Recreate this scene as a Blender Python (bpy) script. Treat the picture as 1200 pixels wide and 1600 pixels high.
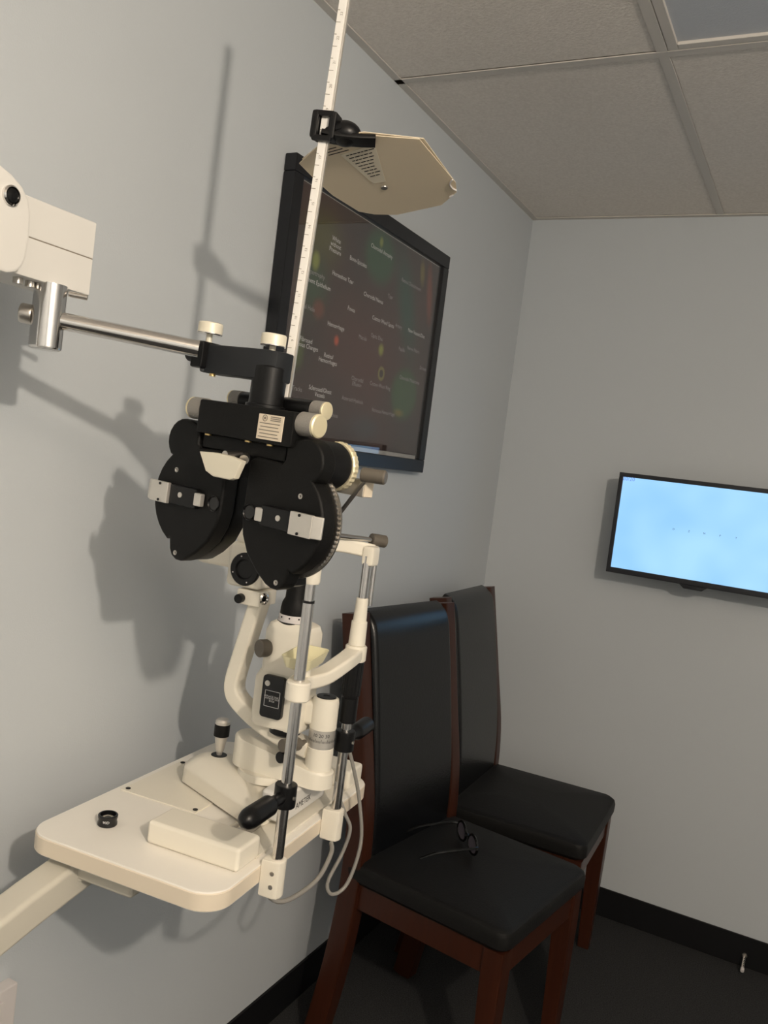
import bpy, bmesh, math, random
from mathutils import Vector, Matrix, Euler
random.seed(4)
for o in list(bpy.data.objects): bpy.data.objects.remove(o)
SC = bpy.context.scene
COL = SC.collection
PI = math.pi
R = math.radians

# ------------------------------------------------------------------ camera
CAM = (1.1096, -3.0445, 1.4924)
YAW, PITCH, ROLL, FPX = -0.4761, -0.0589, 0.1256, 1338.06
cd = bpy.data.cameras.new('camera'); cam = bpy.data.objects.new('camera', cd); COL.objects.link(cam)
fw = Vector((math.sin(YAW)*math.cos(PITCH), math.cos(YAW)*math.cos(PITCH), math.sin(PITCH)))
ri = Vector((math.cos(YAW), -math.sin(YAW), 0)); up = ri.cross(fw)
ri2 = ri*math.cos(ROLL)+up*math.sin(ROLL); up2 = up*math.cos(ROLL)-ri*math.sin(ROLL)
m = Matrix((ri2, up2, -fw)).transposed().to_4x4(); m.translation = Vector(CAM)
cam.matrix_world = m
cd.sensor_fit = 'VERTICAL'; cd.sensor_height = 36.0; cd.lens = FPX*36/1600; cd.clip_start = 0.02
SC.camera = cam

# ------------------------------------------------------------------ world, lights, exposure
w = bpy.data.worlds.new('world'); SC.world = w; w.use_nodes = True
w.node_tree.nodes['Background'].inputs[0].default_value = (0.8, 0.85, 1.0, 1)
w.node_tree.nodes['Background'].inputs[1].default_value = 0.0
SC.view_settings.view_transform = 'Standard'; SC.view_settings.look = 'None'
SC.view_settings.gamma = 1; SC.view_settings.use_curve_mapping = False
SC.view_settings.exposure = 0.0
LAMP = (1.95, -3.2, 2.14)
ld = bpy.data.lights.new('exam_lamp_light', 'POINT'); ld.energy = 84; ld.color = (1.0, 0.875, 0.725); ld.shadow_soft_size = 0.03
lo = bpy.data.objects.new('exam_lamp_light', ld); COL.objects.link(lo); lo.location = LAMP

# ------------------------------------------------------------------ materials
MATS = {}
def mat(name, col, rough=0.5, metal=0.0, coat=0.0, spec=0.5, bump=0.0, bscale=200.0, var=0.0, vscale=20.0, emis=None, estr=0.0, col2=None, detail=4.0):
    M = bpy.data.materials.new(name); M.use_nodes = True; nt = M.node_tree; b = nt.nodes['Principled BSDF']
    b.inputs['Base Color'].default_value = (*col, 1); b.inputs['Roughness'].default_value = rough
    b.inputs['Metallic'].default_value = metal; b.inputs['Coat Weight'].default_value = coat
    b.inputs['Coat Roughness'].default_value = 0.08
    b.inputs['Specular IOR Level'].default_value = spec
    tc = nt.nodes.new('ShaderNodeTexCoord')
    if var > 0 or col2:
        n = nt.nodes.new('ShaderNodeTexNoise'); n.inputs['Scale'].default_value = vscale; n.inputs['Detail'].default_value = detail
        nt.links.new(tc.outputs['Object'], n.inputs['Vector'])
        r = nt.nodes.new('ShaderNodeValToRGB'); nt.links.new(n.outputs['Fac'], r.inputs['Fac'])
        c2 = col2 or tuple(min(1, c*(1+var)) for c in col); c1 = col if col2 else tuple(c*(1-var) for c in col)
        r.color_ramp.elements[0].position = 0.3; r.color_ramp.elements[1].position = 0.7
        r.color_ramp.elements[0].color = (*c1, 1); r.color_ramp.elements[1].color = (*c2, 1)
        nt.links.new(r.outputs['Color'], b.inputs['Base Color'])
    if bump > 0:
        n = nt.nodes.new('ShaderNodeTexNoise'); n.inputs['Scale'].default_value = bscale; n.inputs['Detail'].default_value = 3
        nt.links.new(tc.outputs['Object'], n.inputs['Vector'])
        bp = nt.nodes.new('ShaderNodeBump'); bp.inputs['Strength'].default_value = bump; bp.inputs['Distance'].default_value = 0.002
        nt.links.new(n.outputs['Fac'], bp.inputs['Height']); nt.links.new(bp.outputs['Normal'], b.inputs['Normal'])
    if emis:
        b.inputs['Emission Color'].default_value = (*emis, 1); b.inputs['Emission Strength'].default_value = estr
    MATS[name] = M
    return M
mat('wall_paint', (0.585, 0.62, 0.65), 0.72, bump=0.12, bscale=320, spec=0.25)
mat('ceiling_tile', (0.80, 0.745, 0.685), 0.9, spec=0.1, bump=0.9, bscale=170, col2=(0.90, 0.845, 0.785), vscale=130)
mat('tee_metal', (0.66, 0.625, 0.58), 0.5, spec=0.3)
mat('diffuser', (0.58, 0.61, 0.66), 0.35, bump=0.5, bscale=260)
mat('carpet', (0.028, 0.029, 0.030), 0.95, spec=0.05, bump=1.0, bscale=420, col2=(0.060, 0.060, 0.061), vscale=260)
mat('black_rubber', (0.006, 0.006, 0.007), 0.55, spec=0.3)
mat('cream', (0.84, 0.795, 0.69), 0.38, spec=0.45)
mat('cream_table', (0.90, 0.865, 0.80), 0.42, spec=0.4, var=0.02, vscale=9)
mat('cream_edge', (0.78, 0.69, 0.56), 0.45, spec=0.4)
mat('white_plastic', (0.74, 0.725, 0.69), 0.38)
mat('yellow_cup', (0.80, 0.75, 0.50), 0.35)
mat('black_crinkle', (0.0045, 0.0045, 0.0045), 0.5, spec=0.22, bump=0.25, bscale=900)
mat('black_satin', (0.004, 0.004, 0.0045), 0.35, spec=0.35)
mat('black_gloss', (0.006, 0.006, 0.007), 0.2)
mat('charcoal_paint', (0.014, 0.016, 0.019), 0.5, spec=0.4)
mat('chrome', (0.72, 0.70, 0.68), 0.14, metal=1.0)
mat('steel', (0.55, 0.52, 0.48), 0.32, metal=1.0)
mat('aluminium', (0.72, 0.69, 0.64), 0.42, metal=0.75)
mat('knurl_grey', (0.36, 0.34, 0.31), 0.5, metal=0.4, bump=0.6, bscale=800)
mat('knob_cream', (0.85, 0.80, 0.66), 0.4, metal=0.15)
mat('knob_metal', (0.92, 0.83, 0.58), 0.42, metal=0.55)
mat('knob_brown', (0.12, 0.105, 0.085), 0.5)
mat('brass', (0.75, 0.55, 0.25), 0.35, metal=0.9)
mat('plate_beige', (0.78, 0.68, 0.54), 0.5)
mat('ink', (0.03, 0.03, 0.03), 0.7, spec=0.1)
mat('ink_grey', (0.25, 0.22, 0.18), 0.7, spec=0.1)
mat('card_paper', (0.70, 0.64, 0.52), 0.7, spec=0.15)
mat('rod_white', (0.84, 0.82, 0.78), 0.35)
mat('leather', (0.0035, 0.0038, 0.0045), 0.27, spec=0.5, bump=0.2, bscale=160)
mat('seat_leather', (0.0085, 0.0083, 0.0082), 0.55, spec=0.25, bump=0.25, bscale=220)
mat('frame_black', (0.006, 0.0065, 0.009), 0.35, spec=0.5)
mat('mat_white', (0.55, 0.54, 0.52), 0.8)
mat('label_white', (0.80, 0.80, 0.80), 0.7)
mat('label_dim', (0.36, 0.35, 0.35), 0.7)
mat('tv_black', (0.012, 0.013, 0.018), 0.3)
mat('grey_cable', (0.26, 0.25, 0.23), 0.5)
mat('arm_grey', (0.62, 0.59, 0.51), 0.45)
mat('glasses_black', (0.006, 0.006, 0.006), 0.15)
mat('outlet_white', (0.72, 0.68, 0.67), 0.45)
mat('screen_blue', (0.05, 0.08, 0.30), 0.5, emis=(0.12, 0.20, 0.62), estr=1.0)
mat('lens_dark', (0.008, 0.008, 0.008), 0.15)
mat('lens_violet', (0.20, 0.18, 0.22), 0.06, metal=0.0, coat=1.0)

def wood():
    M = mat('wood', (0.055, 0.016, 0.007), 0.35, spec=0.4); nt = M.node_tree; b = nt.nodes['Principled BSDF']
    tc = nt.nodes.new('ShaderNodeTexCoord'); mp = nt.nodes.new('ShaderNodeMapping'); mp.inputs['Scale'].default_value = (60, 60, 5)
    n = nt.nodes.new('ShaderNodeTexNoise'); n.inputs['Scale'].default_value = 1.0; n.inputs['Detail'].default_value = 5
    r = nt.nodes.new('ShaderNodeValToRGB'); r.color_ramp.elements[0].color = (0.026, 0.0070, 0.0032, 1); r.color_ramp.elements[1].color = (0.060, 0.0165, 0.0072, 1)
    nt.links.new(tc.outputs['Object'], mp.inputs['Vector']); nt.links.new(mp.outputs[0], n.inputs['Vector'])
    nt.links.new(n.outputs['Fac'], r.inputs['Fac']); nt.links.new(r.outputs[0], b.inputs['Base Color'])
wood()
def screen():
    M = bpy.data.materials.new('screen'); M.use_nodes = True; nt = M.node_tree; b = nt.nodes['Principled BSDF']
    tc = nt.nodes.new('ShaderNodeTexCoord'); n = nt.nodes.new('ShaderNodeTexNoise'); n.inputs['Scale'].default_value = 6; n.inputs['Detail'].default_value = 1
    r = nt.nodes.new('ShaderNodeValToRGB'); r.color_ramp.elements[0].color = (0.29, 0.60, 0.97, 1); r.color_ramp.elements[1].color = (0.38, 0.70, 1.0, 1)
    r.color_ramp.elements[0].position = .35; r.color_ramp.elements[1].position = .65
    nt.links.new(tc.outputs['Object'], n.inputs['Vector']); nt.links.new(n.outputs['Fac'], r.inputs['Fac'])
    nt.links.new(r.outputs[0], b.inputs['Emission Color']); b.inputs['Emission Strength'].default_value = 1.08
    b.inputs['Base Color'].default_value = (0.02, 0.02, 0.02, 1); b.inputs['Roughness'].default_value = 0.4
    MATS['screen'] = M
screen()
def poster():
    # dark retina-chart print: brown-maroon ground with soft green and red patches
    M = bpy.data.materials.new('poster_print'); M.use_nodes = True; nt = M.node_tree; b = nt.nodes['Principled BSDF']
    tc = nt.nodes.new('ShaderNodeTexCoord')
    sep = nt.nodes.new('ShaderNodeSeparateXYZ'); nt.links.new(tc.outputs['Object'], sep.inputs[0])
    n = nt.nodes.new('ShaderNodeTexNoise'); n.inputs['Scale'].default_value = 5.5; n.inputs['Detail'].default_value = 3
    nt.links.new(tc.outputs['Object'], n.inputs['Vector'])
    r = nt.nodes.new('ShaderNodeValToRGB'); e = r.color_ramp.elements
    e[0].position = .3; e[0].color = (0.032, 0.019, 0.014, 1); e[1].position = .75; e[1].color = (0.066, 0.029, 0.020, 1)
    nt.links.new(n.outputs['Fac'], r.inputs['Fac'])
    last = r.outputs[0]
    def blob(cy, cz, ry, rz, colr, soft=0.5, rot=0.0):
        nonlocal last
        mp = nt.nodes.new('ShaderNodeMapping'); mp.vector_type = 'TEXTURE'
        mp.inputs['Location'].default_value = (0, cy, cz); mp.inputs['Rotation'].default_value = (rot, 0, 0); mp.inputs['Scale'].default_value = (1, ry, rz)
        nt.links.new(tc.outputs['Object'], mp.inputs['Vector'])
        ln = nt.nodes.new('ShaderNodeVectorMath'); ln.operation = 'LENGTH'
        ml = nt.nodes.new('ShaderNodeVectorMath'); ml.operation = 'MULTIPLY'; ml.inputs[1].default_value = (0, 1, 1)
        nt.links.new(mp.outputs[0], ml.inputs[0]); nt.links.new(ml.outputs[0], ln.inputs[0])
        mr = nt.nodes.new('ShaderNodeMapRange'); mr.interpolation_type = 'SMOOTHSTEP'
        mr.inputs['From Min'].default_value = 1.0; mr.inputs['From Max'].default_value = 1-soft
        mr.inputs['To Min'].default_value = 0; mr.inputs['To Max'].default_value = 1
        nt.links.new(ln.outputs['Value'], mr.inputs['Value'])
        mx = nt.nodes.new('ShaderNodeMix'); mx.data_type = 'RGBA'
        nt.links.new(mr.outputs[0], mx.inputs['Factor']); nt.links.new(last, mx.inputs['A']); mx.inputs['B'].default_value = (*colr, 1)
        last = mx.outputs['Result']
    g = (0.028, 0.038, 0.018); lime = (0.16, 0.19, 0.03); red = (0.30, 0.055, 0.02); mar = (0.065, 0.022, 0.014)
    blob(0.02, -0.04, 0.30, 0.22, (0.085, 0.026, 0.016), 1.0)
    blob(-0.248, 0.184, 0.12, 0.10, (0.085, 0.080, 0.016), .95)
    blob(-0.268, 0.075, 0.09, 0.10, (0.035, 0.070, 0.030), .9)
    blob(-0.271, 0.129, 0.022, 0.030, (0.26, 0.30, 0.06), .7)
    blob(0.019, 0.215, 0.10, 0.085, (0.025, 0.085, 0.035), .5)
    blob(0.014, 0.250, 0.014, 0.018, (0.25, 0.30, 0.06), .8)
    blob(0.195, 0.13, 0.075, 0.22, (0.016, 0.070, 0.045), .9, .45)
    blob(0.325, 0.19, 0.028, 0.12, (0.20, 0.045, 0.018), .8, .25)
    blob(0.265, 0.235, 0.022, 0.05, (0.18, 0.15, 0.03), .8, .25)
    blob(0.246, -0.105, 0.095, 0.085, (0.045, 0.105, 0.038), .4)
    blob(0.225, -0.160, 0.045, 0.016, (0.20, 0.18, 0.035), .9)
    blob(-0.144, -0.027, 0.016, 0.017, (0.55, 0.09, 0.03), .8)
    blob(-0.237, 0.028, 0.035, 0.032, (0.16, 0.05, 0.025), .7)
    blob(0.081, -0.010, 0.020, 0.022, (0.30, 0.33, 0.05), .8)
    blob(0.098, -0.070, 0.022, 0.022, (0.22, 0.20, 0.05), .3)
    blob(0.098, -0.070, 0.012, 0.012, (0.05, 0.03, 0.02), .3)
    blob(-0.303, -0.080, 0.04, 0.06, (0.09, 0.12, 0.02), .9)
    blob(0.05, -0.22, 0.12, 0.05, (0.05, 0.045, 0.05), .9)
    nt.links.new(last, b.inputs['Base Color']); b.inputs['Roughness'].default_value = 0.6; b.inputs['Specular IOR Level'].default_value = 0.2
    MATS['poster_print'] = M
poster()
def paper():
    M = mat('card_sheet', (0.86, 0.77, 0.61), 0.7, spec=0.15); nt = M.node_tree; b = nt.nodes['Principled BSDF']
    tl = nt.nodes.new('ShaderNodeBsdfTranslucent'); tl.inputs['Color'].default_value = (0.9, 0.78, 0.58, 1)
    mx = nt.nodes.new('ShaderNodeMixShader'); mx.inputs[0].default_value = 0.28
    nt.links.new(b.outputs[0], mx.inputs[1]); nt.links.new(tl.outputs[0], mx.inputs[2]); nt.links.new(mx.outputs[0], nt.nodes['Material Output'].inputs[0])
paper()
def glass():
    M = bpy.data.materials.new('picture_glass'); M.use_nodes = True; nt = M.node_tree; nt.nodes.remove(nt.nodes['Principled BSDF'])
    out = nt.nodes['Material Output']; tr = nt.nodes.new('ShaderNodeBsdfTransparent'); gl = nt.nodes.new('ShaderNodeBsdfGlossy')
    gl.inputs['Roughness'].default_value = 0.015
    fr = nt.nodes.new('ShaderNodeFresnel'); geo = nt.nodes.new('ShaderNodeNewGeometry'); ior = nt.nodes.new('ShaderNodeMapRange')
    ior.inputs['To Min'].default_value = 1.75; ior.inputs['To Max'].default_value = 1/1.75      # same index contrast on both faces of the thin pane
    nt.links.new(geo.outputs['Backfacing'], ior.inputs['Value']); nt.links.new(ior.outputs[0], fr.inputs['IOR'])
    mx = nt.nodes.new('ShaderNodeMixShader'); nt.links.new(fr.outputs[0], mx.inputs[0]); nt.links.new(tr.outputs[0], mx.inputs[1]); nt.links.new(gl.outputs[0], mx.inputs[2])
    nt.links.new(mx.outputs[0], out.inputs[0]); MATS['picture_glass'] = M
    M = bpy.data.materials.new('clear_lens'); M.use_nodes = True; b = M.node_tree.nodes['Principled BSDF']
    b.inputs['Transmission Weight'].default_value = 1; b.inputs['Roughness'].default_value = 0.02; b.inputs['IOR'].default_value = 1.5
    b.inputs['Base Color'].default_value = (0.97, 0.95, 0.9, 1); MATS['clear_lens'] = M
glass()

# ------------------------------------------------------------------ mesh helpers
def merge(bm, src):
    me = bpy.data.meshes.new('tmp'); src.to_mesh(me); src.free(); bm.from_mesh(me); bpy.data.meshes.remove(me)
def box(c, s, bev=0.0, rot=None, seg=2):
    def f(bm):
        t = bmesh.new(); bmesh.ops.create_cube(t, size=1)
        bmesh.ops.scale(t, vec=s, verts=t.verts)
        if bev > 0: bmesh.ops.bevel(t, geom=t.edges[:], offset=bev, segments=seg, affect='EDGES', profile=0.5)
        if rot: bmesh.ops.rotate(t, cent=(0, 0, 0), matrix=Euler(rot).to_matrix(), verts=t.verts)
        bmesh.ops.translate(t, vec=c, verts=t.verts); merge(bm, t)
    return f
def basis(ax):
    ax = Vector(ax).normalized(); h = Vector((0, 0, 1)) if abs(ax.z) < 0.9 else Vector((1, 0, 0))
    u = h.cross(ax).normalized(); v = ax.cross(u); return ax, u, v
def lathe(o, ax, prof, n=28, closed=True):
    # prof: list of (distance along axis, radius)
    def f(bm):
        a, u, v = basis(ax); oo = Vector(o); rings = []
        for t, r in prof:
            rings.append([bm.verts.new(oo+a*t+(u*math.cos(2*PI*k/n)+v*math.sin(2*PI*k/n))*max(r, 1e-5)) for k in range(n)])
        for i in range(len(rings)-1):
            for k in range(n):
                bm.faces.new((rings[i][k], rings[i][(k+1) % n], rings[i+1][(k+1) % n], rings[i+1][k]))
        if closed:
            bm.faces.new(rings[0][::-1]); bm.faces.new(rings[-1])
    return f
def cyl(p, q, r, r2=None, n=28, bev=0.0):
    p = Vector(p); q = Vector(q); L = (q-p).length; r2 = r if r2 is None else r2
    if bev > 0:
        prof = [(0, r-bev), (bev*.3, r-bev*.3), (bev, r), (L-bev, r2), (L-bev*.3, r2-bev*.3), (L, r2-bev)]
    else: prof = [(0, r), (L, r2)]
    return lathe(p, q-p, prof, n)
def prism(pts, h, o=(0, 0, 0), ex=(1, 0, 0), ey=(0, 1, 0), bev=0.0, seg=2):
    # polygon in plane (ex, ey) at o, extruded along ex x ey by h
    def f(bm):
        t = bmesh.new(); X = Vector(ex); Y = Vector(ey); Z = X.cross(Y); oo = Vector(o)
        vs = [t.verts.new(oo+X*a+Y*b) for a, b in pts]; fc = t.faces.new(vs)
        g = bmesh.ops.extrude_face_region(t, geom=[fc]); nv = [x for x in g['geom'] if isinstance(x, bmesh.types.BMVert)]
        bmesh.ops.translate(t, vec=Z*h, verts=nv); bmesh.ops.recalc_face_normals(t, faces=t.faces)
        if bev > 0:
            ed = [e for e in t.edges if all(len(fa.verts) > 4 for fa in e.link_faces[:1]) or any(len(fa.verts) > 4 for fa in e.link_faces)] if len(pts) > 4 else t.edges[:]
            bmesh.ops.bevel(t, geom=ed, offset=bev, segments=seg, affect='EDGES', profile=0.5)
        merge(bm, t)
    return f
def smooth_path(pts, k=6):
    P = [Vector(p) for p in pts]; out = []
    for i in range(len(P)-1):
        p0 = P[max(i-1, 0)]; p1 = P[i]; p2 = P[i+1]; p3 = P[min(i+2, len(P)-1)]
        for j in range(k):
            t = j/k; out.append(0.5*((2*p1)+(p2-p0)*t+(2*p0-5*p1+4*p2-p3)*t*t+(3*p1-p0-3*p2+p3)*t**3))
    out.append(P[-1]); return out
def sweep(pts, sec, upv=(0, 0, 1), k=6, smooth=True, scl=None):
    # sec: list of (a, b) section points; a along side, b along up
    def f(bm):
        P = smooth_path(pts, k) if smooth else [Vector(p) for p in pts]
        rings = []; U = Vector(upv); side = None
        for i, p in enumerate(P):
            tg = (P[min(i+1, len(P)-1)]-P[max(i-1, 0)]).normalized()
            s = tg.cross(U); s = s.normalized() if s.length > 1e-4 else side
            if side is not None and s.dot(side) < 0: s = -s
            side = s; u2 = s.cross(tg).normalized(); g = 1.0 if scl is None else scl(i/(len(P)-1))
            rings.append([bm.verts.new(p+(s*a+u2*b)*g) for a, b in sec])
        n = len(sec)
        for i in range(len(rings)-1):
            for j in range(n): bm.faces.new((rings[i][j], rings[i][(j+1) % n], rings[i+1][(j+1) % n], rings[i+1][j]))
        bm.faces.new(rings[0][::-1]); bm.faces.new(rings[-1])
    return f
def circ(r, n=10): return [(r*math.cos(2*PI*k/n), r*math.sin(2*PI*k/n)) for k in range(n)]
def rrect(w, h, r, n=3):
    out = []
    for cx, cy, a0 in ((w/2-r, h/2-r, 0), (-w/2+r, h/2-r, 90), (-w/2+r, -h/2+r, 180), (w/2-r, -h/2+r, 270)):
        for k in range(n+1): a = R(a0+90*k/n); out.append((cx+r*math.cos(a), cy+r*math.sin(a)))
    return out
def tube(pts, r, n=10, k=6, upv=(0.3, 0.2, 1)): return sweep(pts, circ(r, n), upv, k)
def loft(rings):
    def f(bm):
        rv = [[bm.verts.new(p) for p in rg] for rg in rings]; n = len(rv[0])
        for i in range(len(rv)-1):
            for j in range(n): bm.faces.new((rv[i][j], rv[i][(j+1) % n], rv[i+1][(j+1) % n], rv[i+1][j]))
        bm.faces.new(rv[0][::-1]); bm.faces.new(rv[-1])
    return f
def sphere(c, r, s=(1, 1, 1), n=20):
    def f(bm):
        t = bmesh.new(); bmesh.ops.create_uvsphere(t, u_segments=n, v_segments=n//2, radius=r)
        bmesh.ops.scale(t, vec=s, verts=t.verts); bmesh.ops.translate(t, vec=c, verts=t.verts); merge(bm, t)
    return f
def part(name, material, parent, *shapes, angle=32, label=None, kind=None):
    bm = bmesh.new()
    for s in shapes: s(bm)
    bmesh.ops.recalc_face_normals(bm, faces=bm.faces)
    me = bpy.data.meshes.new(name); bm.to_mesh(me); bm.free()
    for p in me.polygons: p.use_smooth = True
    me.set_sharp_from_angle(angle=R(angle))
    me.materials.append(MATS[material])
    o = bpy.data.objects.new(name, me); COL.objects.link(o)
    wn = o.modifiers.new('weighted_normal', 'WEIGHTED_NORMAL'); wn.keep_sharp = True; wn.weight = 90
    if parent: o.parent = parent
    if label: o['label'] = label
    if kind: o['kind'] = kind
    return o
def tag(o, label, cat, group=None):
    o['label'] = label; o['category'] = cat
    if group: o['group'] = group
    return o
def thing(name, label, cat, loc=(0, 0, 0), rot=(0, 0, 0), group=None):
    o = bpy.data.objects.new(name, None); COL.objects.link(o); o.empty_display_size = 0.05
    o.location = loc; o.rotation_euler = rot
    return tag(o, label, cat, group)
def struct(o): o['kind'] = 'structure'; return o
def text(name, s, material, parent, o, ex, ey, size, align='CENTER', thick=0.0):
    cu = bpy.data.curves.new('t', 'FONT'); cu.body = s; cu.size = size; cu.align_x = align; cu.align_y = 'CENTER'; cu.extrude = thick; cu.resolution_u = 2
    cu.space_line = 0.85
    t = bpy.data.objects.new('t', cu); COL.objects.link(t)
    dg = bpy.context.evaluated_depsgraph_get(); me = bpy.data.meshes.new_from_object(t.evaluated_get(dg))
    bpy.data.objects.remove(t); bpy.data.curves.remove(cu)
    X = Vector(ex).normalized(); Y = Vector(ey).normalized(); Z = X.cross(Y)
    mm = Matrix((X, Y, Z)).transposed().to_4x4(); mm.translation = Vector(o); me.transform(mm)
    me.materials.clear(); me.materials.append(MATS[material]); me.name = name
    ob = bpy.data.objects.new(name, me); COL.objects.link(ob)
    if parent: ob.parent = parent
    return ob
def copy_tree(o, parent=None):
    c = o.copy(); COL.objects.link(c); c.parent = parent
    for ch in [x for x in bpy.data.objects if x.parent == o and x != c]: copy_tree(ch, c)
    return c

# ------------------------------------------------------------------ room shell
XR, YF, H = 2.7, -4.7, 2.44
struct(part('floor', 'carpet', None, box((XR/2, YF/2, -0.03), (XR+.2, -YF+.2, 0.06))))
struct(part('wall_left', 'wall_paint', None, box((-0.05, YF/2, H/2), (0.1, -YF+.2, H+.1))))
struct(part('wall_back', 'wall_paint', None, box((XR/2, 0.05, H/2), (XR, 0.1, H+.1))))
struct(part('wall_right', 'wall_paint', None, box((XR+0.05, YF/2, H/2), (0.1, -YF+.2, H+.1))))
struct(part('wall_front', 'wall_paint', None, box((XR/2, YF-0.05, H/2), (XR, 0.1, H+.1))))
struct(part('baseboard_left', 'black_rubber', None, box((0.004, YF/2, 0.05), (0.008, -YF, 0.1), 0.002)))
struct(part('baseboard_back', 'black_rubber', None, box((XR/2+.004, -0.004, 0.05), (XR-.008, 0.008, 0.1), 0.002)))
# dropped ceiling: deck, tee grid, tiles
ceil = struct(part('ceiling', 'ceiling_tile', None, box((XR/2, YF/2, H+0.08), (XR+.2, -YF+.2, 0.06))))
xs = [0.0, 0.655, 1.265, 1.875, 2.485, XR]; ys = [0.0, -1.125, -2.345, -3.565, YF]
TW = 0.024
for i in range(len(xs)-1):
    for j in range(len(ys)-1):
        x0, x1, y0, y1 = xs[i]+.010, xs[i+1]-.010, ys[j+1]+.010, ys[j]-.010
        if i == 1 and j == 1: continue
        part('ceiling_tile', 'ceiling_tile', ceil, box(((x0+x1)/2, (y0+y1)/2, H+0.010), (x1-x0, y1-y0, 0.014), 0.004))
for x in xs[1:-1]: part('ceiling_tee', 'tee_metal', ceil, box((x, YF/2, H+0.0015), (TW, -YF, 0.003), 0.0008))
for y in ys[1:-1]: part('ceiling_tee', 'tee_metal', ceil, box((XR/2, y, H+0.001), (XR, TW, 0.003), 0.0008))
part('wall_angle', 'tee_metal', ceil, box((0.011, YF/2, H+0.001), (0.022, -YF, 0.003)), box((0.001, YF/2, H+.011), (.002, -YF, .02)))
part('wall_angle', 'tee_metal', ceil, box((XR/2, -0.011, H+0.0005), (XR, 0.022, 0.003)), box((XR/2, -.001, H+.011), (XR, .002, .02)))
t = thing('ceiling_light', 'unlit fluorescent ceiling light with blue-grey diffuser set into the tile grid', 'ceiling light', (0.96, -1.735, H+.002))
lw, ll = 0.61-.026, 1.22-.026
part('frame', 'tee_metal', t, box((-lw/2+.011, 0, .004), (.022, ll, .012), .002), box((lw/2-.011, 0, .004), (.022, ll, .012), .002), box((0, -ll/2+.011, .004), (lw-.044, .022, .012), .002), box((0, ll/2-.011, .004), (lw-.044, .022, .012), .002))
part('diffuser', 'diffuser', t, box((0, 0, 0.008), (lw-.044, ll-.044, .006)))

# ------------------------------------------------------------------ framed retina poster on the left wall
PY, PZ, PW, PH = -1.142, 1.790, 0.815, 0.636
t = thing('framed_poster', 'dark framed retina chart poster under glass on the left wall', 'framed poster', (0.0, PY, PZ))
fwid = 0.037
for nm, c, s in (('frame_rail', (.017, 0, PH/2-fwid/2), (.030, PW, fwid)), ('frame_rail', (.017, 0, -PH/2+fwid/2), (.030, PW, fwid)),
                 ('frame_stile', (.017, PW/2-fwid/2, 0), (.030, fwid, PH-2*fwid)), ('frame_stile', (.017, -PW/2+fwid/2, 0), (.030, fwid, PH-2*fwid))):
    part(nm, 'frame_black', t, box(c, s, .003))
pw, ph = PW-2*fwid, PH-2*fwid
part('backing', 'mat_white', t, box((.010, 0, 0), (.012, pw+.004, ph+.004)))
pr = part('print', 'poster_print', t, box((.0175, .0, .004), (.002, pw-.006, ph-.014)))
part('glass_pane', 'picture_glass', t, box((.0245, 0, 0), (.002, pw+.002, ph+.002)))
def plab(y, z, s, size=.0150, m='label_white'):
    text('lettering', s, m, pr, (.0189, y, z), (0, 1, 0), (0, 0, 1), size)
for y, z, s, mm in [(-0.197, 0.183, 'White\nwithout\nPressure', 0),
        (-0.088, 0.174, 'Bone-Spicules', 0),
        (0.021, 0.229, 'Choroidal Atrophy', 0),
        (-0.281, 0.101, 'RPE Hypertrophy', 1), (-0.255, 0.082, 'Pigment Epithelium', 0),
        (-0.149, 0.121, 'Horseshoe Tear', 0),
        (0.206, 0.189, 'Retinal Detachment', 1), (0.008, 0.108, 'Choroidal Nevus', 0),
        (0.095, 0.131, 'Tear', 1), (-0.29, 0.022, 'Retinal Hole', 1), (-0.094, 0.058, 'Fovea', 0),
        (0.074, 0.061, 'Cotton Wool Spots', 0),
        (0.162, 0.067, 'Artery', 1), (0.274, 0.069, 'New Vessels/Disc', 0),
        (-0.154, 0.005, 'Hemorrhage', 0),
        (-0.022, 0.002, 'Macula', 1), (0.05, 0.017, 'Optic Disc', 1), (-0.273, -0.056, 'Fibrosed\nVitreous Changes', 0),
        (0.197, 0.011, 'Papilla', 1), (0.267, 0.022, 'Nerve Fibers', 1), (-0.171, -0.075, 'Retinal\nHemorrhages', 0),
        (0.344, -0.019, 'Drusen', 1), (-0.023, -0.109, 'Choroidal\nEffusion', 1), (0.1, -0.102, 'Cotton-Wool Ring', 1), (0.267, -0.063, 'Choroidal Melanoma', 1), (-0.302, -0.161, 'Snail Tracks', 1), (-0.189, -0.157, 'Sclerosed/Ghost\nVessels', 0),
        (-0.034, -0.156, 'Asteroid Hyalosis', 1), (0.136, -0.168, 'Vitreous Hemorrhage', 1), (-0.135, -0.203, 'Retinoschisis', 1)]:
    plab(y, z, s, m='label_dim' if mm else 'label_white')

# ------------------------------------------------------------------ television on the back wall
TX, TZ, TWd, THt = 0.475, 1.387, 0.605, 0.336
t = thing('television', 'small wall television with black bezel and bright pale blue vision chart screen', 'television', (TX+TWd/2, -0.13, TZ))
bz = .014
part('casing', 'tv_black', t, box((0, .005, 0), (TWd, .034, THt), .005), box((0, .03, -.01), (TWd*.7, .03, THt*.6), .008))
for c, s in (((0, -.014, THt/2-bz/2), (TWd, .008, bz)), ((0, -.014, -THt/2+bz*.65), (TWd, .008, bz*1.3)), ((TWd/2-bz/2, -.014, 0), (bz, .008, THt-2*bz)), ((-TWd/2+bz/2, -.014, 0), (bz, .008, THt-2*bz))):
    part('bezel', 'tv_black', t, box(c, s, .0015))
scr = part('screen', 'screen', t, box((0, -.013, 0.001), (TWd-2*bz+.002, .004, THt-2*bz+.0)))
text('lettering', '20/20', 'screen_blue', scr, (-TWd/2+.032, -.0152, THt/2-.020), (1, 0, 0), (0, 0, 1), .018)
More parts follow.
